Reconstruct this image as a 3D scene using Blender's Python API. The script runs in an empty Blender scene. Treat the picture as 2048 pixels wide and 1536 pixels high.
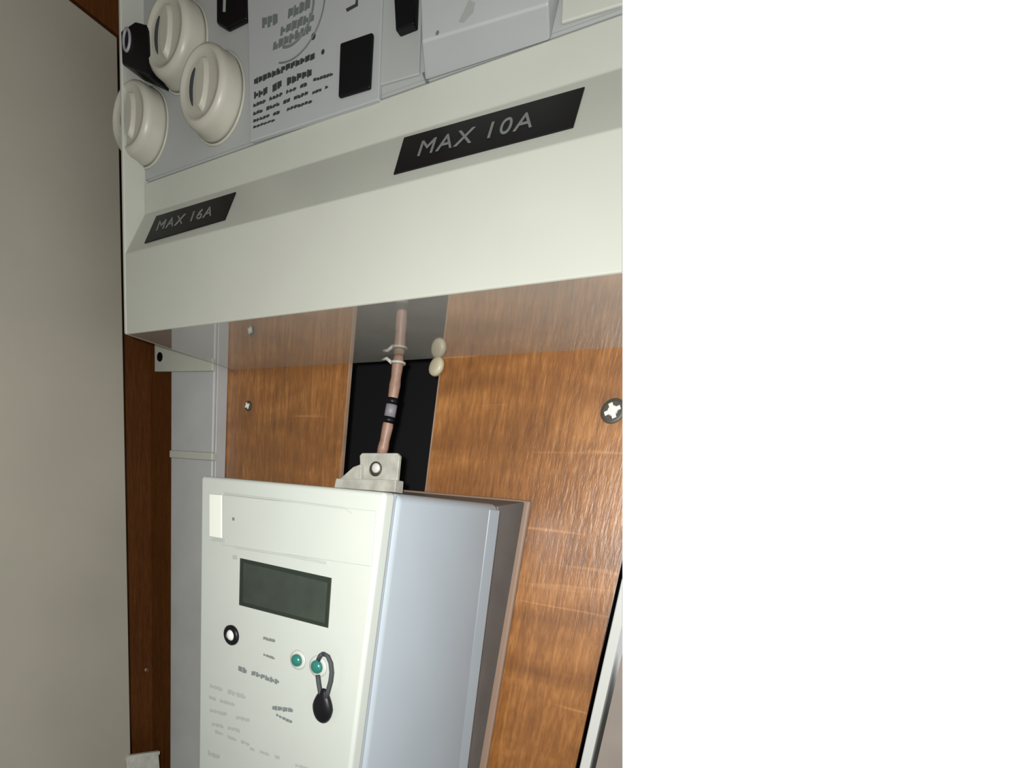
import bpy, bmesh, math, random
from mathutils import Vector, Matrix

# ------------------------------------------------------------------ camera, world, light
# all coordinates below are centimetres: X along the backboard, Y into it (board face at Y=0), Z up (0 = underside of fuse box)
S = 0.01
F_PX, PX, PY = 1112.529, 741.986, 1324.187
YAW, PIT, ROL = 0.576, -0.276, 0.105
CAM = Vector((43.829, -38.89, -10.542))
sc = bpy.context.scene
col = sc.collection
_f = Vector((-math.sin(YAW)*math.cos(PIT), math.cos(YAW)*math.cos(PIT), math.sin(PIT)))
_r0 = Vector((math.cos(YAW), math.sin(YAW), 0)); _u0 = _r0.cross(_f)
_r = math.cos(ROL)*_r0 + math.sin(ROL)*_u0
_u = -math.sin(ROL)*_r0 + math.cos(ROL)*_u0
cd = bpy.data.cameras.new('camera'); cam = bpy.data.objects.new('camera', cd); col.objects.link(cam)
cam.matrix_world = Matrix.Translation(CAM*S) @ Matrix((_r, _u, -_f)).transposed().to_4x4()
cd.sensor_fit = 'HORIZONTAL'; cd.sensor_width = 36; cd.lens = F_PX*36/2048
cd.shift_x = (1024-PX)/2048; cd.shift_y = (PY-768)/2048
cd.clip_start = 0.005; cd.clip_end = 100
sc.camera = cam

w = bpy.data.worlds.new('world'); sc.world = w; w.use_nodes = True
w.node_tree.nodes['Background'].inputs[0].default_value = (1, 1, 1, 1)
w.node_tree.nodes['Background'].inputs[1].default_value = 1.0

fl = bpy.data.lights.new('phone_flash_offscreen', 'AREA'); fl.shape = 'DISK'; fl.size = 0.018; fl.energy = 2.6; fl.color = (1, .985, .95)
flo = bpy.data.objects.new('phone_flash_offscreen', fl); col.objects.link(flo)
flo.location = (CAM + _r*(-2.5) + _u*1.2 - _f*0.5)*S
flo.rotation_euler = cam.matrix_world.to_euler()

sc.view_settings.view_transform = 'Standard'; sc.view_settings.look = 'None'
sc.view_settings.exposure = 0; sc.view_settings.gamma = 1; sc.view_settings.use_curve_mapping = False

# ------------------------------------------------------------------ helpers
def ray(u, v): return _f + _r*((u-PX)/F_PX) - _u*((v-PY)/F_PX)
def on(u, v, p0, n):
    d = ray(u, v); n = Vector(n); t = (Vector(p0)-CAM).dot(n)/d.dot(n); return CAM + d*t
def at(u, v, Y): return on(u, v, (0, Y, 0), (0, 1, 0))
def atX(u, v, X): return on(u, v, (X, 0, 0), (1, 0, 0))
CUT_N = ray(1245, 0).cross(ray(1245, 1536)).normalized()
if CUT_N.dot(ray(1400, 700)) < 0: CUT_N = -CUT_N

roots = {}
def tag(o, label=None, cat=None, group=None, kind=None):
    if label: o['label'] = label
    if cat: o['category'] = cat
    if group: o['group'] = group
    if kind: o['kind'] = kind
    return o
def thing(name, label, cat, loc, group=None):
    o = bpy.data.objects.new(name, None); col.objects.link(o)
    o.location = Vector(loc)*S; o.empty_display_size = 0.01
    roots[o] = Vector(loc); return tag(o, label, cat, group)
def cut(bm):
    """nothing is built beyond the right-hand edge of what the photograph shows"""
    g = bm.verts[:] + bm.edges[:] + bm.faces[:]
    bmesh.ops.bisect_plane(bm, geom=g, dist=1e-5, plane_co=CAM, plane_no=CUT_N, clear_outer=True)
    be = [e for e in bm.edges if e.is_boundary]
    if be: bmesh.ops.holes_fill(bm, edges=be, sides=0)
def obj(name, bm, mat, parent=None, smooth=False, bevel=0, origin=None, docut=False, segs=2):
    if docut: cut(bm)
    bmesh.ops.recalc_face_normals(bm, faces=bm.faces[:])
    base = roots[parent] if parent is not None else Vector(origin if origin else (0, 0, 0))
    for v in bm.verts: v.co = (v.co - base)*S
    me = bpy.data.meshes.new(name); bm.to_mesh(me); bm.free()
    o = bpy.data.objects.new(name, me); col.objects.link(o)
    if parent is not None:
        o.parent = parent; roots[o] = base
    else:
        o.location = base*S; roots[o] = base
    if mat: me.materials.append(mat)
    if smooth:
        for p in me.polygons: p.use_smooth = True
    if bevel:
        m = o.modifiers.new('bevel', 'BEVEL'); m.width = bevel*S; m.segments = segs; m.limit_method = 'ANGLE'; m.angle_limit = math.radians(15)
        for p in me.polygons: p.use_smooth = True
        m.harden_normals = True
    return o
def NB(): return bmesh.new()
def box(bm, x0, x1, y0, y1, z0, z1):
    v = [bm.verts.new((x, y, z)) for x in (x0, x1) for y in (y0, y1) for z in (z0, z1)]
    for f in ((0,1,3,2),(4,6,7,5),(0,4,5,1),(2,3,7,6),(0,2,6,4),(1,5,7,3)): bm.faces.new([v[i] for i in f])
    return bm
def hull8(bm, a, b):
    """solid between two quads (corner order matches)"""
    A = [bm.verts.new(p) for p in a]; B = [bm.verts.new(p) for p in b]
    n = len(A); bm.faces.new(A); bm.faces.new(B[::-1])
    for i in range(n): bm.faces.new((A[i], B[i], B[(i+1) % n], A[(i+1) % n]))
    return bm
def prism(bm, pts, d):
    d = Vector(d); return hull8(bm, [Vector(p) for p in pts], [Vector(p)+d for p in pts])
def lathe(bm, prof, c, axis, n=40, flat=None):
    axis = Vector(axis).normalized(); q = Vector((0, 0, 1)).rotation_difference(axis); c = Vector(c)
    rings = []
    for r, h in prof:
        if r < 1e-6: rings.append([bm.verts.new(c + q @ Vector((0, 0, h)))])
        else: rings.append([bm.verts.new(c + q @ Vector((r*math.cos(2*math.pi*i/n), r*math.sin(2*math.pi*i/n), h))) for i in range(n)])
    for a, b in zip(rings, rings[1:]):
        for i in range(n):
            j = (i+1) % n
            if len(a) == 1 and len(b) == 1: continue
            if len(a) == 1: bm.faces.new((a[0], b[i], b[j]))
            elif len(b) == 1: bm.faces.new((a[i], a[j], b[0]))
            else: bm.faces.new((a[i], a[j], b[j], b[i]))
    return bm
def tube(bm, pts, r, n=12, closed=False):
    pts = [Vector(p) for p in pts]; rings = []
    N = len(pts)
    for k, p in enumerate(pts):
        if closed: t = pts[(k+1) % N] - pts[k-1]
        else: t = pts[min(k+1, N-1)] - pts[max(k-1, 0)]
        t.normalize(); a = t.cross(Vector((0.13, 1, 0.21))).normalized(); b = t.cross(a)
        rr = r[k] if isinstance(r, (list, tuple)) else r
        rings.append([bm.verts.new(p + a*rr*math.cos(2*math.pi*i/n) + b*rr*math.sin(2*math.pi*i/n)) for i in range(n)])
    for k in range(N if closed else N-1):
        A, B = rings[k], rings[(k+1) % N]
        for i in range(n): bm.faces.new((A[i], A[(i+1) % n], B[(i+1) % n], B[i]))
    if not closed: bm.faces.new(rings[0]); bm.faces.new(rings[-1])
    return bm
def text_mesh(body, BL, BR, TL, n, lift=0.015, depth=0.03, space=1.0):
    """lettering fitted to the quad BL-BR-TL, standing proud of the surface"""
    cu = bpy.data.curves.new('t', 'FONT'); cu.body = body; cu.space_character = space; cu.resolution_u = 4
    to = bpy.data.objects.new('t', cu); col.objects.link(to)
    dg = bpy.context.evaluated_depsgraph_get(); me = bpy.data.meshes.new_from_object(to.evaluated_get(dg))
    bm = NB(); bm.from_mesh(me)
    bpy.data.objects.remove(to); bpy.data.curves.remove(cu); bpy.data.meshes.remove(me)
    xs = [v.co.x for v in bm.verts]; ys = [v.co.y for v in bm.verts]
    x0, x1, y0, y1 = min(xs), max(xs), min(ys), max(ys)
    n = Vector(n).normalized(); ex = BR-BL; ey = TL-BL
    for v in bm.verts: v.co = BL + ex*((v.co.x-x0)/(x1-x0)) + ey*((v.co.y-y0)/(y1-y0)) + n*lift
    r = bmesh.ops.extrude_face_region(bm, geom=bm.faces[:])
    for v in [g for g in r['geom'] if isinstance(g, bmesh.types.BMVert)]: v.co += n*depth
    return bm
def print_marks(bm, BL, BR, TL, n, chars, seed, weight=.2, lift=0.008, gaps=()):
    """print too blurred to read: letter-sized groups of strokes"""
    rnd = random.Random(seed); ex = BR-BL; ey = TL-BL; n = Vector(n).normalized()
    def q(x0, x1, y0, y1):
        P = [BL+ex*x0+ey*y0+n*lift, BL+ex*x1+ey*y0+n*lift, BL+ex*x1+ey*y1+n*lift, BL+ex*x0+ey*y1+n*lift]
        prism(bm, P, n*0.01)
    cw = 1/chars
    for c in range(chars):
        if c in gaps: continue
        a = (c+.06)*cw; b = (c+.94)*cw; m = a + (b-a)*rnd.uniform(.35, .65)
        lo, hi = rnd.uniform(0, .15), rnd.uniform(.82, 1)
        q(a, m, lo, hi); q(m, b, rnd.uniform(0, .35), rnd.uniform(.6, 1))
    return bm

def nodes(name):
    m = bpy.data.materials.new(name); m.use_nodes = True; nt = m.node_tree
    return m, nt, nt.nodes['Principled BSDF']
def plain(name, c, rough=.5, spec=.5, metal=0, noise=0.0, nscale=40, bump=0.0, bscale=300, coat=0):
    m, nt, b = nodes(name)
    b.inputs['Base Color'].default_value = (*c, 1); b.inputs['Roughness'].default_value = rough
    b.inputs['Specular IOR Level'].default_value = spec; b.inputs['Metallic'].default_value = metal
    b.inputs['Coat Weight'].default_value = coat; b.inputs['Coat Roughness'].default_value = .08
    tc = nt.nodes.new('ShaderNodeTexCoord')
    if noise:
        nz = nt.nodes.new('ShaderNodeTexNoise'); nz.inputs['Scale'].default_value = nscale; nz.inputs['Detail'].default_value = 5
        nt.links.new(tc.outputs['Object'], nz.inputs['Vector'])
        r = nt.nodes.new('ShaderNodeValToRGB'); r.color_ramp.elements[0].position = .3; r.color_ramp.elements[1].position = .7
        r.color_ramp.elements[0].color = (*[x*(1-noise) for x in c], 1); r.color_ramp.elements[1].color = (*[min(1, x*(1+noise)) for x in c], 1)
        nt.links.new(nz.outputs['Fac'], r.inputs['Fac']); nt.links.new(r.outputs['Color'], b.inputs['Base Color'])
    if bump:
        n2 = nt.nodes.new('ShaderNodeTexNoise'); n2.inputs['Scale'].default_value = bscale; n2.inputs['Detail'].default_value = 3
        nt.links.new(tc.outputs['Object'], n2.inputs['Vector'])
        bp = nt.nodes.new('ShaderNodeBump'); bp.inputs['Strength'].default_value = bump; bp.inputs['Distance'].default_value = .0005
        nt.links.new(n2.outputs['Fac'], bp.inputs['Height']); nt.links.new(bp.outputs['Normal'], b.inputs['Normal'])
    return m
def wood(name, dark, mid, light, rough=.38, spec=.5, fig=1.0, coat=0, streak=0):
    m, nt, b = nodes(name); L = nt.links.new
    tc = nt.nodes.new('ShaderNodeTexCoord')
    def nz(scale, detail, rgh, dist=0):
        mp = nt.nodes.new('ShaderNodeMapping'); mp.inputs['Scale'].default_value = scale; L(tc.outputs['Object'], mp.inputs['Vector'])
        n = nt.nodes.new('ShaderNodeTexNoise'); n.inputs['Scale'].default_value = 1; n.inputs['Detail'].default_value = detail
        n.inputs['Roughness'].default_value = rgh; n.inputs['Distortion'].default_value = dist; L(mp.outputs['Vector'], n.inputs['Vector']); return n
    pores = nz((420, 420, 75), 3, .6)          # short upright pores
    fine = nz((160, 160, 14), 4, .6, .4)       # long grain
    broad = nz((9, 9, 26), 3, .5, .6)          # cloudy cross bands
    r1 = nt.nodes.new('ShaderNodeValToRGB'); e = r1.color_ramp.elements
    e[0].position = .28; e[0].color = (*dark, 1); e[1].position = .72; e[1].color = (*light, 1)
    x = r1.color_ramp.elements.new(.5); x.color = (*mid, 1)
    m1 = nt.nodes.new('ShaderNodeMix'); m1.inputs[0].default_value = .5; L(pores.outputs['Fac'], m1.inputs[2]); L(fine.outputs['Fac'], m1.inputs[3])
    m2 = nt.nodes.new('ShaderNodeMix'); m2.inputs[0].default_value = .42*fig; L(m1.outputs[0], m2.inputs[2]); L(broad.outputs['Fac'], m2.inputs[3])
    L(m2.outputs[0], r1.inputs['Fac']); 
    if streak:                                # pale streaks running across the sheet
        sn_ = nz((7, 7, 120), 2, .5, .5); rr = nt.nodes.new('ShaderNodeMapRange'); rr.inputs[1].default_value = .66; rr.inputs[2].default_value = .76; rr.inputs[4].default_value = streak
        L(sn_.outputs['Fac'], rr.inputs[0]); mx = nt.nodes.new('ShaderNodeMix'); mx.data_type = 'RGBA'; mx.inputs[7].default_value = (.55, .27, .11, 1)
        L(rr.outputs[0], mx.inputs[0]); L(r1.outputs['Color'], mx.inputs[6]); L(mx.outputs[2], b.inputs['Base Color'])
    else: L(r1.outputs['Color'], b.inputs['Base Color'])
    b.inputs['Roughness'].default_value = rough; b.inputs['Specular IOR Level'].default_value = spec
    b.inputs['Coat Weight'].default_value = coat; b.inputs['Coat Roughness'].default_value = .27
    bp = nt.nodes.new('ShaderNodeBump'); bp.inputs['Strength'].default_value = .8; bp.inputs['Distance'].default_value = .0006
    L(pores.outputs['Fac'], bp.inputs['Height']); L(bp.outputs['Normal'], b.inputs['Normal'])
    return m

M = {}
M['board'] = wood('varnished_plywood', (.070, .021, .003), (.215, .082, .016), (.46, .205, .058), coat=1.0, streak=.5)
M['sidewood'] = wood('dark_stained_wood', (.045, .013, .002), (.075, .024, .004), (.11, .038, .008), rough=.6, spec=.2, fig=.5)
M['cutedge'] = plain('raw_wood_edge', (.26, .17, .11), .7, .3, noise=.2)
M['void'] = plain('painted_darkness', (.005, .005, .006), .8, .2)  # black painted in for the unlit hollow behind the board
M['door'] = plain('grey_door_paint', (.285, .27, .222), .55, .3, noise=.04, nscale=12, bump=.06)
M['casing'] = plain('cream_white_plastic', (.385, .40, .355), .33, .4, noise=.015, nscale=30)
M['panel'] = plain('pale_grey_plastic', (.30, .315, .31), .4, .4, noise=.02, nscale=40)
M['device'] = plain('light_grey_device', (.31, .325, .33), .38, .4, noise=.02)
M['cap'] = plain('cream_ceramic', (.36, .355, .30), .36, .35, noise=.05, nscale=60)
M['black'] = plain('black_plastic', (.003, .003, .004), .4, .2)
M['tape'] = plain('black_embossing_tape', (.005, .005, .005), .45, .25)
M['emboss'] = plain('stress_white_emboss', (.15, .16, .155), .5, .3)
M['ink'] = plain('dark_grey_ink', (.03, .034, .036), .7, .2)
M['ink2'] = plain('mid_grey_ink', (.11, .125, .12), .7, .2)
M['ink3'] = plain('faded_grey_ink', (.23, .255, .235), .7, .2)
M['under'] = plain('glossy_base_plate', (.37, .37, .33), .07, .9, coat=1.0, noise=.05)
M['under'].node_tree.nodes['Principled BSDF'].inputs['Coat IOR'].default_value = 2.1
M['under'].node_tree.nodes['Principled BSDF'].inputs['Coat Roughness'].default_value = .05
M['trunk'] = plain('white_pvc', (.36, .37, .37), .4, .4, noise=.06, nscale=25)
M['bracket'] = plain('white_bracket', (.38, .39, .34), .4, .4, noise=.03)
M['meter'] = plain('off_white_meter_plastic', (.305, .325, .30), .35, .4, noise=.015)
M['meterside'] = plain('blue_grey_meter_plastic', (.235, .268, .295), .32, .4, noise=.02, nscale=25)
M['meterbase'] = plain('dark_grey_base', (.10, .095, .092), .5, .3, noise=.1)
M['plate'] = plain('brown_back_plate', (.22, .15, .11), .5, .3)
M['lcd'] = plain('green_grey_display', (.020, .027, .020), .25, .4, noise=.15, nscale=80)
M['lcdframe'] = plain('dark_display_edge', (.012, .017, .012), .4, .3)
M['teal'] = plain('teal_indicator', (.012, .10, .085), .25, .5)
M['metal'] = plain('bright_screw_metal', (.75, .75, .70), .3, .5, metal=.2)
M['washer'] = plain('dull_washer', (.055, .05, .038), .5, .4, metal=.2)
M['lug'] = plain('zinc_lug', (.42, .42, .37), .4, .5, noise=.18, nscale=120)
M['cable'] = plain('pinkish_brown_cable', (.28, .17, .125), .45, .4, noise=.2, nscale=150)
M['cablegrey'] = plain('grey_sleeve', (.20, .19, .21), .45, .4)
M['grommet'] = plain('ivory_grommet', (.42, .38, .27), .4, .4)
M['whitetrim'] = plain('white_trim_paint', (.45, .46, .44), .3, .4)
M['room'] = plain('room_paint', (.35, .34, .32), .7, .2, noise=.03, nscale=3)
M['beige'] = plain('beige_wall_paint', (.21, .18, .155), .6, .3, noise=.06)

# ------------------------------------------------------------------ the setting
XC, ZB, ZT = -11.5, -52.0, 30.0            # inner corner, bottom and top of the cupboard
SX0, SX1, SZ0, SZ1 = 13.59, 21.9, -13.0, 3.0   # opening cut in the board
BX1 = 36.75
bm = NB()
xs = [XC, SX0, SX1, BX1]; zs = [ZB, SZ0, SZ1, ZT]; T = 0.3
for i in range(3):
    for k in range(3):
        if (i, k) == (1, 1): continue
        box(bm, xs[i], xs[i+1], 0, T, zs[k], zs[k+1])
bmesh.ops.remove_doubles(bm, verts=bm.verts[:], dist=1e-4)
seen = {}
for f in bm.faces[:]:
    key = tuple(sorted(v.index for v in f.verts)) if False else tuple(round(c, 3) for c in f.calc_center_median())
    seen.setdefault(key, []).append(f)
bmesh.ops.delete(bm, geom=[f for l in seen.values() if len(l) > 1 for f in l], context='FACES')
board = obj('wall_back', bm, M['board'], docut=True)
tag(board, 'orange brown varnished plywood backboard behind the meter', 'wall', kind='structure')
bm = NB()
g = .05
for a in ((SX0-g, SX0+.06, -.05, T, SZ0, SZ1), (SX1-.06, SX1+g*.8, -.05, T, SZ0, SZ1)): box(bm, *a)
obj('opening_edge', bm, M['cutedge'], board)
bm = NB(); box(bm, XC-1.5, XC, -30, T, ZB, ZT)
wl = tag(obj('wall_left', bm, M['sidewood']), 'dark brown stained wooden side of the cupboard', 'wall', kind='structure')
bm = NB(); lathe(bm, [(.28, 0), (.28, .06), (.2, .12), (0, .14)], atX(293, 1340, XC), (1, 0, 0), 16)
obj('nail_head', bm, plain('tarnished_nail', (.16, .10, .06), .4, .5, metal=.3), wl)
bm = NB(); box(bm, XC, -6.85, -.7, 0, ZB, ZT)
tag(obj('trim_2', bm, M['sidewood'], bevel=.08), 'dark brown upright batten in the corner beside the trunking', 'trim', kind='structure')
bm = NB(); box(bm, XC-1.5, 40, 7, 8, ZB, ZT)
tag(obj('wall_rear', bm, M['void'], docut=True), 'black sheet painted as the darkness behind the opening in the board', 'wall', kind='structure')
bm = NB(); box(bm, XC-1.5, 36, -30, 8, ZT, ZT+1.5)
tag(obj('trim_3', bm, M['sidewood'], docut=True), 'dark wooden top of the cupboard', 'trim', kind='structure')
bm = NB(); box(bm, XC-1.5, 36, -12, 8, ZB-1.5, ZB)
tag(obj('trim_4', bm, M['sidewood'], docut=True), 'dark wooden bottom of the cupboard', 'trim', kind='structure')
# unseen room shell added to cut ambient light, open to the right
bm = NB(); box(bm, -80, 150, -150, 10, 62, 66); tag(obj('ceiling', bm, M['room']), 'plain unseen room ceiling added to cut ambient light', 'ceiling', kind='structure')
bm = NB(); box(bm, -80, 150, -150, 20, -124, -120); tag(obj('floor', bm, M['room']), 'plain unseen room floor added to cut ambient light', 'floor', kind='structure')
bm = NB(); box(bm, -80, 150, -154, -150, -120, 62); tag(obj('wall_front', bm, M['room']), 'plain unseen room wall facing the cupboard, added to cut ambient light', 'wall', kind='structure')
bm = NB(); box(bm, XC, -8.3, -30, -.75, 23.6, ZT)
tag(obj('trim_5', bm, M['sidewood'], bevel=.05), 'dark brown wooden header above the grey door', 'trim', kind='structure')
# grey door leaf standing open on the left
bm = NB(); box(bm, -10.2, -8, -46, -5.85, -58, 23.2)
tag(obj('door_1', bm, M['door'], bevel=.12), 'plain matt grey door leaf beside the dark wooden cupboard side', 'door', kind='structure')
# right edge of the cupboard
bm = NB(); box(bm, 37.2, 37.85, -1.1, 6.9, ZB, ZT)
tag(obj('trim_1', bm, M['whitetrim'], bevel=.1, docut=True), 'narrow white upright trim beside the board edge', 'trim', kind='structure')
bm = NB(); box(bm, 38.15, 60, -.6, 6.9, ZB, -12)
tag(obj('wall_right', bm, M['beige'], docut=True), 'beige wall beyond the white upright trim', 'wall', kind='structure')

# ------------------------------------------------------------------ fuse box
D0, H1 = -10.86, 5.3                     # front plane, top of the lower front face
SY, SZ = -9.2, 8.43                     # top of the sloping label strip
PZ = 10.37                                # lower edge of the device panel
UT = 23.0; UR = 44.0; CH = .3
ub = thing('fuse_box', 'cream white fuse box with round fuse caps and two black label tapes', 'fuse box', (16, -5, 0))
bm = NB()                                # lower box: bottom front face with its return and strip
prof = [(0, .25), (D0+.14, .25), (D0+.14, 0), (D0, 0), (D0, H1), (SY, SZ), (SY, PZ), (SY+.25, PZ+.12), (SY+.25, UT), (0, UT)]
hull8(bm, [Vector((CH, y, z)) for y, z in prof], [Vector((UR, y, z)) for y, z in prof])
body = obj('casing', bm, M['casing'], ub, docut=True, bevel=.1)
bm = NB()
prof2 = [(0, 0.0), (D0, 0.0), (D0-.02, .1), (D0-.02, UT), (0, UT)]
hull8(bm, [Vector((0, y, z)) for y, z in prof2], [Vector((CH, y, z)) for y, z in prof2])
obj('end_cheek', bm, M['casing'], ub, bevel=.14, segs=3)
bm = NB(); box(bm, CH, UR, D0+.14, 0, 0, .25)
obj('base_plate', bm, M['under'], ub, docut=True)
# seam between band and panel
bm = NB(); box(bm, CH+.3, UR, SY+.1, SY+.3, PZ+.1, PZ+.24)
obj('panel_seam', bm, M['panel'], ub, docut=True)
bm = NB(); box(bm, CH, UR, SY+.05, SY+.26, PZ+.24, UT-.4)
panel = obj('device_panel', bm, M['panel'], ub, docut=True)
PF = SY+.05                               # panel front plane
# label tapes on the strip
sn = Vector((0, -(SZ-H1), (SY-D0))).normalized()
def strip(u, v): return on(u, v, (0, D0, H1), sn)
def label(TL, TR, BR, BL, text, tq):
    P = [strip(*q) for q in (BL, BR, TR, TL)]
    bm = NB(); prism(bm, [p + sn*.01 for p in P], sn*.07)
    t = obj('label_tape', bm, M['tape'], ub, bevel=.02)
    a, b, c = [strip(*q) for q in tq]
    obj('lettering', text_mesh(text, a, b, c, sn, lift=.08, depth=.03, space=1.15), M['emboss'], t)
    return t
t1 = label((809, 278), (1170, 177), (1147, 257), (788, 351), 'MAX 10A', ((836, 316), (1064, 258), (846, 286)))
tag(t1, 'black embossed tape reading MAX 10A')
t2 = label((314, 434), (473, 386), (451, 441), (290, 488), 'MAX 16A', ((314, 464), (424, 434), (321, 445)))
tag(t2, 'black embossed tape reading MAX 16A')

# round screw-in fuse caps
def fuse_cap(u, v, R, slot_a):
    c = at(u, v, PF); n = (0, -1, 0)
    bm = NB(); lathe(bm, [(0, 0), (R*1.03, 0), (R*1.03, .35), (R*.99, .6), (R*.98, 1.15), (R*.94, 1.4), (R*.86, 1.58), (R*.80, 1.6), (R*.76, 1.47), (R*.6, 1.45), (0, 1.45)], c, n, 48)
    cap = obj('fuse_cap', bm, M['cap'], ub, smooth=True)
    # grip bar across the face and the dark sight window beside it
    a = slot_a; ux = Vector((math.cos(a), 0, math.sin(a))); uz = Vector((-math.sin(a), 0, math.cos(a)))
    f = c + Vector((0, -1.42, 0))
    bm = NB(); pts = [f + ux*(R*.22*math.cos(t) + R*.12) + uz*(R*.62*math.sin(t)) for t in [2*math.pi*i/20 for i in range(20)]]
    hull8(bm, pts, [f + Vector((0, -.32, 0)) + (p-f)*.86 for p in pts])
    obj('grip', bm, M['cap'], cap, bevel=.05)
    bm = NB(); pts = []
    for i in range(9):
        t = -1 + i/4; pts.append(f + ux*(-R*.30 - R*.10*(1-t*t)) + uz*(R*.42*t) + Vector((0, -.03, 0)))
    tube(bm, pts, [.05, .11, .13, .14, .14, .14, .13, .11, .05], 8)
    obj('sight_slot', bm, M['ink'], cap, smooth=True)
    bm = NB(); ring = [c + Vector((R*1.06*math.cos(t), -.04, R*1.06*math.sin(t))) for t in [2*math.pi*i/48 for i in range(48)]]
    tube(bm, ring, .09, 6, closed=True)
    obj('seat_ring', bm, M['cap'], cap, smooth=True)
    return cap
fuse_cap(296, 258, 2.2, -.1)
fuse_cap(438, 200, 2.25, -.1)
fuse_cap(368, 98, 2.25, -.1)

# black switch tabs
def tab(px, name, label_, h=.35):
    P = [at(u, v, PF-h) for u, v in px]
    bm = NB(); prism(bm, P, (0, h, 0))
    return tag(obj(name, bm, M['black'], ub, bevel=.12), label_)
tb = tab([(243, 128), (297, 152), (292, 48), (270, 42), (240, 62)], 'switch_tab', 'black tab marked 0', 1.7)
c = at(254, 80, PF-1.72); bm = NB()
tube(bm, [c + Vector((.36*math.cos(t), -.02, .58*math.sin(t))) for t in [2*math.pi*i/24 for i in range(24)]], .10, 6, closed=True)
obj('zero_mark', bm, plain('lilac_grey_print', (.24, .23, .26), .5), tb, smooth=True)
tb = tab([(432, 46), (452, 58), (492, 38), (498, -60), (432, -40)], 'switch_tab', 'black tab marked with an upright line')
bm = NB(); prism(bm, [at(u, v, PF-.37) for u, v in ((446, 24), (451, 24), (452, -8), (447, -8))], (0, -.02, 0))
obj('line_mark', bm, M['ink3'], tb)

# residual current device face with its print
RF = PF-.30
bm = NB(); P = [at(u, v, RF) for u, v in ((500, 283), (757, 199), (768, -90), (494, -40))]
prism(bm, P, (0, .30, 0))
rcd = obj('circuit_guard', bm, M['device'], ub, bevel=.06)
tag(rcd, 'flat grey module with blurred print and black test button')
N = (0, -1, 0)
def marks(parent, mat, lines, Y, name='print'):
    bm = NB()
    for k, (bl, br, tl, ch, wt, gaps) in enumerate(lines):
        print_marks(bm, at(*bl, Y), at(*br, Y), at(*tl, Y), N, ch, 11*k+len(lines), wt, gaps=gaps)
    return obj(name, bm, mat, parent)
marks(rcd, M['ink'], [((508, 171), (630, 119), (508, 157), 13, .34, ()), ((508, 200), (624, 152), (508, 184), 12, .34, (3, 6))], RF, 'bold_print')
marks(rcd, M['ink'], [((506, 216), (614, 172), (507, 208), 16, .22, (4, 9, 13)), ((626, 164), (666, 152), (627, 157), 6, .22, ()),
                      ((506, 232), (616, 190), (507, 224), 16, .22, (3, 8, 11)), ((624, 190), (656, 177), (625, 183), 5, .22, (3,)),
                      ((506, 246), (624, 206), (507, 239), 17, .22, (5, 8, 9)), ((506, 258), (550, 243), (507, 252), 6, .22, ())], RF, 'small_print')
bm = NB()                                # round printed emblem: double ring with scribbled lettering
c = at(583, 28, RF-.01)
for rr, th in ((2.15, .045), (1.45, .07)):
    tube(bm, [c + Vector((rr*1.15*math.cos(t), -.01, rr*math.sin(t))) for t in [-1.9 + 2.9*i/30 for i in range(31)]], th, 5)
print_marks(bm, at(524, 60, RF), at(556, 48, RF), at(524, 36, RF), N, 3, 5, .2)
print_marks(bm, at(545, 104, RF), at(622, 66, RF), at(547, 84, RF), N, 7, 6, .2)
print_marks(bm, at(560, 74, RF), at(628, 44, RF), at(562, 52, RF), N, 6, 9, .2)
print_marks(bm, at(575, 40, RF), at(620, 20, RF), at(577, 16, RF), N, 4, 3, .2)
obj('emblem', bm, M['ink2'], rcd)
bm = NB()
for u, v, s in ((627, 73, .16), (646, 104, .12)):
    lathe(bm, [(0, 0), (s, 0), (s, .02), (0, .02)], at(u, v, RF), N, 12)
prism(bm, [at(u, v, RF) for u, v in ((694, 24), (716, 12), (716, 0), (712, 0), (711, 8), (692, 18))], (0, -.02, 0))
obj('print_spots', bm, M['ink'], rcd)
bm = NB(); prism(bm, [at(u, v, RF) for u, v in ((681, 200), (744, 181), (750, 70), (685, 92))], (0, -.25, 0))
obj('test_button', bm, M['black'], rcd, bevel=.1)

# breaker with black toggle
BF = PF-.15
bm = NB(); prism(bm, [at(u, v, BF) for u, v in ((759, 170), (838, 148), (846, -80), (764, -60))], (0, .15, 0))
br = tag(obj('circuit_breaker', bm, M['panel'], ub, bevel=.06), 'narrow grey breaker with a long black toggle')
bm = NB(); prism(bm, [at(u, v, BF) for u, v in ((801, 76), (837, 62), (842, -70), (794, -60))], (0, -.5, 0))
obj('toggle', bm, M['black'], br, bevel=.08)

# wide module standing proud, with sloping lower face
WF = PF-1.5
a = [at(u, v, WF) for u, v in ((843, 84), (1097, 8), (1104, -90), (838, -60))]
b = [at(u, v, PF) for u, v in ((850, 164), (1100, 82))] 
top = [Vector((a[2].x, PF, a[2].z)), Vector((a[3].x, PF, a[3].z))]
bm = NB(); hull8(bm, a, [b[0], b[1], Vector((b[1].x+.25, PF, top[0].z)), Vector((b[0].x, PF, top[1].z))])
wm = tag(obj('wide_module', bm, M['device'], ub, bevel=.1), 'wide raised grey module with a chamfered lower edge')
bm = NB(); prism(bm, [at(u, v, WF) for u, v in ((918, 44), (928, 45), (946, 26), (950, 6), (938, 0))], (0, -.02, 0))
obj('grey_mark', bm, M['ink3'], wm)
bm = NB(); lathe(bm, [(0, 0), (.09, 0), (.09, .02), (0, .02)], at(875, 66, WF), N, 10)
obj('ink_dot', bm, M['ink2'], wm)
bm = NB(); prism(bm, [at(u, v, PF) for u, v in ((853, 168), (859, 166), (850, 146), (846, 149))], (0, -.1, 0))
obj('latch', bm, M['ink2'], ub)
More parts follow.
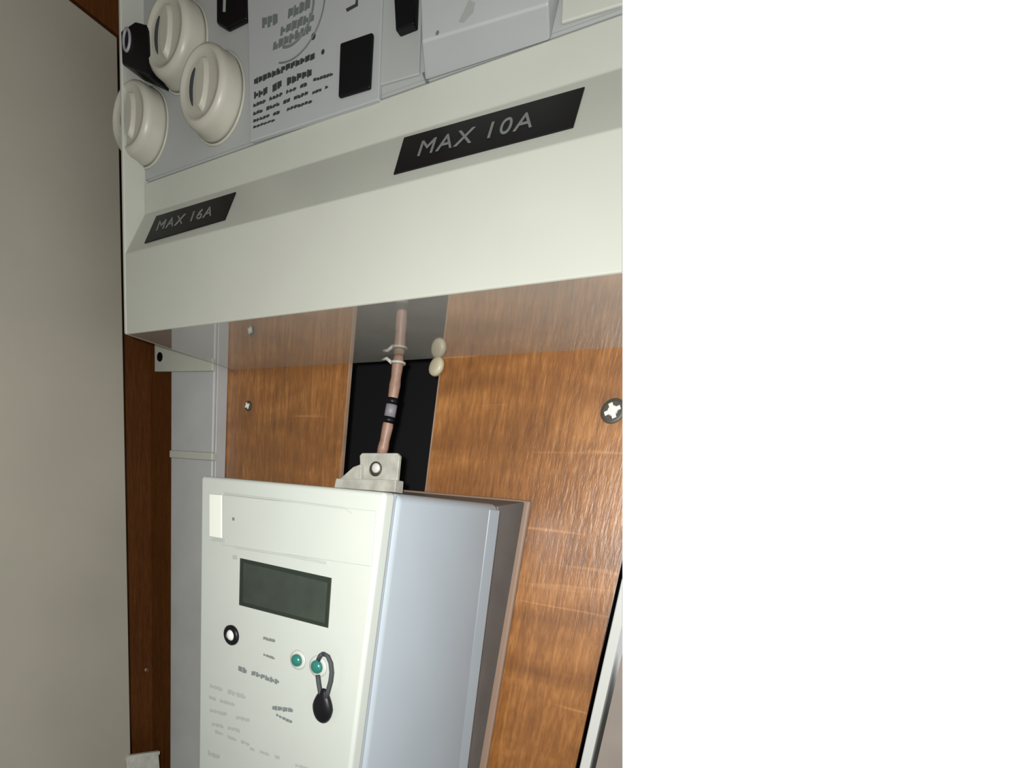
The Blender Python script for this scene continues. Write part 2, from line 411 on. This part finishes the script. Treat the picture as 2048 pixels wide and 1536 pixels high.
# blank cover right of the module
bm = NB(); prism(bm, [at(u, v, PF-.2) for u, v in ((1121, 46), (1330, -18), (1330, -140), (1128, -80))], (0, .2, 0))
obj('blank_cover', bm, M['casing'], ub, bevel=.08, docut=True)

# white fixing plate behind the left end of the fuse box, over the trunking
bk = thing('fixing_plate', 'small white fixing plate with a dark screw behind the fuse box end', 'bracket', (-4, -1.8, 0))
PL = -1.75
a, b = at(309, 743, PL-.3), at(432, 741, PL-.3)
bm = NB(); prism(bm, [Vector((a.x, PL, a.z)), Vector((-.35, PL, b.z)), Vector((-.35, PL, 7)), Vector((a.x, PL, 7))], (0, -.3, 0))
obj('plate', bm, M['bracket'], bk, bevel=.06)
c = at(320, 714, PL-.3); bm = NB(); lathe(bm, [(0, 0), (.42, 0), (.42, .05), (.25, .09), (0, .09)], c, (0, -1, 0), 16)
obj('screw', bm, M['black'], bk)

# ------------------------------------------------------------------ white trunking on the left
tk = thing('cable_trunking', 'white plastic cable trunking running down behind the meter', 'trunking', (-3.7, -.8, ZB))
TX0, TX1 = -6.75, -.55
bm = NB(); box(bm, TX0, TX1, -1.3, 0, ZB+.05, ZT-.05)
obj('channel', bm, M['trunk'], tk, bevel=.12)
bm = NB()
box(bm, TX0-.02, TX1+.02, -1.7, -1.3, ZB+.05, -8.1)
obj('lid', bm, M['trunk'], tk, bevel=.15)
bm = NB(); box(bm, TX0-.02, TX1+.02, -1.7, -1.3, -7.5, ZT-.05)
obj('lid', bm, M['trunk'], tk, bevel=.15)
bm = NB(); box(bm, TX0-.1, TX1+.1, -1.8, -1.25, -8.15, -7.45)
obj('joint_cover', bm, M['bracket'], tk, bevel=.1)

# ------------------------------------------------------------------ electricity meter
MY = -16.09
mt = thing('electricity_meter', 'off-white electricity meter with dark display and blue-grey side', 'electricity meter', (22, -8, -36))
def quad(Y, TL, TR, BL, BR, zb=-36.0):
    p = [at(*TL, Y), at(*TR, Y), at(*BR, Y), at(*BL, Y)]
    def ext(a, b): t = (zb-a.z)/(b.z-a.z); return a + (b-a)*t
    return [p[0], p[1], ext(p[1], p[2]), ext(p[0], p[3])]
q0 = quad(MY, (401, 951), (771, 984), (396, 1536), (701, 1536))
q1 = [p.copy() for p in q0]
back = quad(-3, (1005, 1010), (1005, 1010), (940, 1536), (940, 1536))
bl_t = Vector((q0[0].x-.5, -3, q0[0].z+.15)); bl_b = Vector((q0[3].x-.5, -3, -36))
qb = [bl_t, back[1], back[2], bl_b]
def lerpq(t): return [a.lerp(b, t) for a, b in zip(q0, qb)]
bm = NB(); hull8(bm, q0, lerpq(.07)); fc = obj('front_cover', bm, M['meter'], mt, bevel=.22, segs=3)
bm = NB(); k = lerpq(.075); inset = [p + (Vector((22, p.y, p.z))-p)*.012 for p in k]
hull8(bm, lerpq(.06), lerpq(.08)); 
for v in bm.verts: v.co.x += (22-v.co.x)*.012; v.co.z += .05 if v.co.z < -20 else -.08
obj('cover_seam', bm, M['meterside'], mt)
bm = NB(); hull8(bm, lerpq(.08), lerpq(.97)); obj('housing', bm, M['meterside'], mt, bevel=.45, segs=4)
zt = back[1].z
ra, rb_ = lerpq(.86), lerpq(.945)
bm = NB(); hull8(bm, [ra[1]+Vector((-.3, 0, -.35)), ra[1]+Vector((.06, 0, -.35)), ra[2]+Vector((.06, 0, 0)), ra[2]+Vector((-.3, 0, 0))],
                 [rb_[1]+Vector((-.3, 0, -.35)), rb_[1]+Vector((.22, 0, -.35)), rb_[2]+Vector((.22, 0, 0)), rb_[2]+Vector((-.3, 0, 0))])
obj('highlight_rib', bm, M['meterside'], mt, bevel=.05)  # rib shape added to catch light as the rear edge's highlight
bb = quad(-.5, (1050, 1004), (1050, 1004), (959, 1536), (959, 1536))
o1 = [Vector((bl_t.x+.2, -3.35, zt-.25)), back[1]+Vector((-.12, -.35, -.1)), back[2]+Vector((-.12, -.35, 0)), Vector((bl_b.x+.2, -3.35, -36))]
o2 = [Vector((bl_t.x, -.5, bb[1].z)), bb[1], bb[2], Vector((bl_b.x, -.5, -36))]
bm = NB(); hull8(bm, o1, o2); obj('base', bm, M['meterbase'], mt, bevel=.1)
pp = quad(-.45, (1061, 1001), (1061, 1001), (972, 1536), (972, 1536))
bm = NB(); p2 = [Vector((bl_t.x-.2, -.5, pp[1].z)), pp[1], pp[2], Vector((bl_b.x-.2, -.5, -36))]
hull8(bm, p2, [Vector((p.x, -.0, p.z)) for p in p2]); obj('back_plate', bm, M['plate'], mt, bevel=.18)
# front details
FY = MY
def patch(px, d, Y=FY):
    bm = NB(); prism(bm, [at(u, v, Y) for u, v in px], (0, -d, 0)); return bm
obj('top_window_frame', patch(((447, 1090), (743, 1133), (752, 1022), (447, 990)), .06), M['meter'], fc, bevel=.05)
obj('white_patch', patch(((421, 1073), (446, 1077), (446, 990), (421, 988)), .12), plain('bright_white_patch', (.50, .52, .47), .35), fc, bevel=.05)  # raised rectangle, whiter than the cover around it
def line(px, wd=.05, mat='meter', name='seam_line', parent=None):
    bm = NB(); tube(bm, [at(u, v, FY-.06) for u, v in px], wd, 6); return obj(name, bm, M[mat], parent or fc)
line(((449, 987), (560, 1000), (690, 1017), (703, 1026)), .05)
line(((470, 1094), (560, 1108), (652, 1126)), .06)
line(((424, 1079), (452, 1082)), .06)
lf = obj('display_frame', patch(((479, 1210), (657, 1256), (664, 1156), (481, 1116)), .05), M['lcdframe'], fc, bevel=.03)
obj('display_screen', patch(((487, 1204), (650, 1246), (656, 1165), (488, 1125)), .04, FY-.035), M['lcd'], lf)
lm = at(459, 1116, FY-.06)
bm = NB(); prism(bm, [at(u, v, FY) for u, v in ((466, 1118), (475, 1119), (475, 1111), (466, 1110))], (0, -.03, 0)); obj('print_spot', bm, M['ink3'], fc)
bm = NB(); lathe(bm, [(0, 0), (.1, 0), (.1, .02), (0, .02)], at(467, 1038, FY-.06), N, 10); obj('print_spot', bm, M['ink2'], fc)
# ringed push button
c = at(464, 1270, FY); bm = NB(); lathe(bm, [(0, 0), (.62, 0), (.62, .12), (.5, .2), (.36, .2), (.34, .08), (0, .08)], c, N, 28)
bt = obj('button_ring', bm, M['black'], fc, smooth=True)
bm = NB(); lathe(bm, [(0, 0), (.33, 0), (.33, .16), (.2, .24), (0, .26)], c, N, 20); obj('button', bm, M['whitetrim'], bt, smooth=True)
# indicators
for u, v, r_ in ((596, 1320, .42), (636, 1333, .45)):
    c = at(u, v, FY)
    bm = NB(); lathe(bm, [(0, 0), (r_*1.35, 0), (r_*1.3, .05), (r_, .07), (0, .07)], c, N, 24)
    ih = obj('indicator', bm, M['meter'], fc, smooth=True)
    bm = NB(); lathe(bm, [(0, .06), (r_*.85, .06), (r_*.8, .2), (r_*.5, .3), (0, .33)], c, N, 20); obj('lens', bm, M['teal'], ih, smooth=True)
# print
marks(fc, M['ink2'], [((526, 1279), (550, 1286), (527, 1272), 4, .3, ()), ((527, 1312), (550, 1320), (527, 1306), 4, .3, ()),
                      ((476, 1342), (558, 1370), (477, 1331), 9, .34, (2,))], FY)
marks(fc, M['ink2'], [((544, 1420), (586, 1426), (545, 1410), 4, .3, ()), ((552, 1432), (584, 1448), (553, 1426), 5, .26, ())], FY, 'small_print')
marks(fc, M['ink3'], [((420, 1376), (492, 1400), (420, 1366), 8, .3, (3,)), ((418, 1398), (470, 1414), (418, 1390), 7, .3, (2,)),
                      ((420, 1424), (500, 1446), (420, 1416), 9, .3, (4, 5)), ((424, 1452), (480, 1466), (424, 1444), 7, .3, (3,)),
                      ((430, 1466), (500, 1494), (430, 1459), 8, .3, (2, 5)), ((416, 1510), (440, 1520), (416, 1500), 3, .34, ()),
                      ((500, 1500), (560, 1520), (500, 1493), 6, .24, (1, 4)), ((590, 1534), (616, 1542), (591, 1526), 3, .4, ())], FY, 'faded_print')
# sealing wire and black seal hanging from the right indicator
sl = thing('meter_seal', 'black drop-shaped seal hanging on a wire loop from the meter front', 'seal', at(645, 1440, FY-.3))
pts = [(637, 1368), (636, 1352), (634, 1330), (638, 1314), (646, 1307), (655, 1312), (661, 1326), (663, 1345), (661, 1362), (656, 1380), (652, 1396)]
bm = NB(); tube(bm, [at(u, v, FY-.42) for u, v in pts[4:]], .115, 8); 
obj('wire', bm, M['ink'], sl, smooth=True)
bm = NB(); tube(bm, [at(u, v, FY-.42) for u, v in ((646, 1307), (640, 1311), (636, 1320))], .11, 8); obj('wire', bm, M['ink'], sl, smooth=True)
bm = NB(); tube(bm, [at(u, v, FY-.42) for u, v in ((635, 1350), (637, 1366), (640, 1384), (643, 1398))], .12, 8); obj('wire', bm, M['ink'], sl, smooth=True)
c = at(645, 1414, FY-.34); bm = NB()
bmesh.ops.create_uvsphere(bm, u_segments=20, v_segments=14, radius=1)
for v in bm.verts:
    z = v.co.z; t = 1 - .42*max(0, z)**1.2
    v.co = c + Vector((v.co.x*.66*t, v.co.y*.30, z*(1.08 if z > 0 else .92)))
obj('seal_body', bm, M['black'], sl, smooth=True)
# mounting lug above the meter
lg = []
LY = -1.6
bm = NB(); prism(bm, [at(u, v, LY) for u, v in ((722, 985), (792, 985), (799, 912), (794, 906), (724, 906), (719, 911))], (0, .35, 0))
lug = obj('mounting_lug', bm, M['lug'], mt, bevel=.06)
tag(lug, 'zinc lug with a slotted screw')
bm = NB(); prism(bm, [at(u, v, LY-.4) for u, v in ((668, 968), (722, 972), (722, 928), (706, 934))], (0, .4, 0)); obj('flange', bm, M['lug'], lug, bevel=.05)
bm = NB(); prism(bm, [at(u, v, LY-1.1) for u, v in ((668, 975), (790, 985), (792, 960), (672, 957))], (0, 1.1, 0)); obj('flange', bm, M['lug'], lug, bevel=.05)
c = at(752, 938, LY); bm = NB(); lathe(bm, [(0, 0), (.55, 0), (.55, .1), (.45, .18), (0, .18)], c, N, 18); sw = obj('washer', bm, M['washer'], lug)
bm = NB(); lathe(bm, [(0, .15), (.36, .15), (.36, .3), (.26, .38), (0, .4)], c + Vector((.15, 0, .05)), N, 18); obj('screw_head', bm, M['metal'], sw, smooth=True)

# ------------------------------------------------------------------ cable in front of the opening
cb = thing('supply_cable', 'pinkish brown cable with black bands rising to the fuse box underside', 'cable', at(765, 905, -1.2))
def cp(z):
    a, b = at(765, 902, -1.2), at(797, 716, -1.2); t = (z-a.z)/(b.z-a.z); p = a.lerp(b, t); p.x += .12*math.sin(t*3.1); return p
z0 = at(765, 908, -1.2).z
bm = NB(); tube(bm, [cp(z0 + (-.02-z0)*i/14) for i in range(15)], [.40 + .03*math.sin(i*2.1) for i in range(15)], 14); core = obj('sheath', bm, M['cable'], cb, smooth=True)
for za, zb_, m_ in ((-3.3, -2.85, 'black'), (-4.15, -3.3, 'cablegrey'), (-4.6, -4.15, 'black')):
    bm = NB(); tube(bm, [cp(za), cp((za+zb_)/2), cp(zb_)], [.44, .5, .44] if m_ == 'black' else .43, 14); obj('band', bm, M[m_], cb, smooth=True)
bm = NB(); a = cp(-.5); tube(bm, [a + Vector((-.3, -.35, -.05)), a + Vector((-.75, -.4, .25)), a + Vector((-1.2, -.3, .2))], [.13, .12, .08], 8)
tube(bm, [a + Vector((.5*math.cos(t), .5*math.sin(t), 0)) for t in [2*math.pi*i/20 for i in range(20)]], .1, 6, closed=True)
obj('tie', bm, M['lug'], cb, smooth=True)

# ivory grommet at the edge of the opening
bm = NB(); c = Vector((21.55, -.35, -.56))
lathe(bm, [(0, .1), (.4, .1), (.62, 0), (.66, -.15), (.66, -.35), (0, -.35)], c + Vector((0, .02, 0)), (-.35, -1, .15), 24)
tag(obj('grommet', bm, M['grommet'], origin=c, smooth=True), 'ivory round grommet at the upper right edge of the dark opening', 'grommet')

# screws in the board
def board_screw(u, v, r, lab):
    c = at(u, v, 0); s = thing('screw', lab, 'screw', c)
    bm = NB(); lathe(bm, [(0, 0), (r*1.35, 0), (r*1.3, .08), (r, .12), (0, .12)], c, N, 20); obj('washer', bm, M['washer'], s, docut=True)
    bm = NB()
    for a in (0.45, 0.45+math.pi/2):
        d = Vector((math.cos(a), 0, math.sin(a))); e = Vector((-math.sin(a), 0, math.cos(a)))
        k = c + Vector((0, -.1, 0)); prism(bm, [k + d*r*.85 + e*r*.22, k - d*r*.85 + e*r*.22, k - d*r*.85 - e*r*.22, k + d*r*.85 - e*r*.22], (0, -.1, 0))
    lathe(bm, [(0, .08), (r*.6, .08), (r*.5, .25), (0, .28)], c, N, 14)
    obj('head', bm, M['metal'], s, docut=True)
board_screw(1226, 822, .55, 'bright cross-head screw with dark washer in the board right of the opening')
board_screw(497, 812, .33, 'tiny bright screw in the board between trunking and opening')

# hinge at the bottom of the grey door
hg = thing('cupboard_hinge', 'pale metal hinge at the edge of the grey door low down', 'hinge', (-7.8, -5, -43))
bm = NB(); prism(bm, [Vector((-7.99, y, z)) for y, z in ((-6.6, -40.2), (-2.6, -40.9), (-2.4, -44), (-6.6, -44))], (.5, 0, 0)); obj('arm', bm, M['lug'], hg, bevel=.12)
bm = NB(); prism(bm, [Vector((-8.0, y, z)) for y, z in ((-6.3, -39.75), (-2.4, -40.5), (-2.5, -40.95), (-6.6, -40.25))], (.45, 0, 0)); obj('cover', bm, M['lug'], hg, bevel=.05)
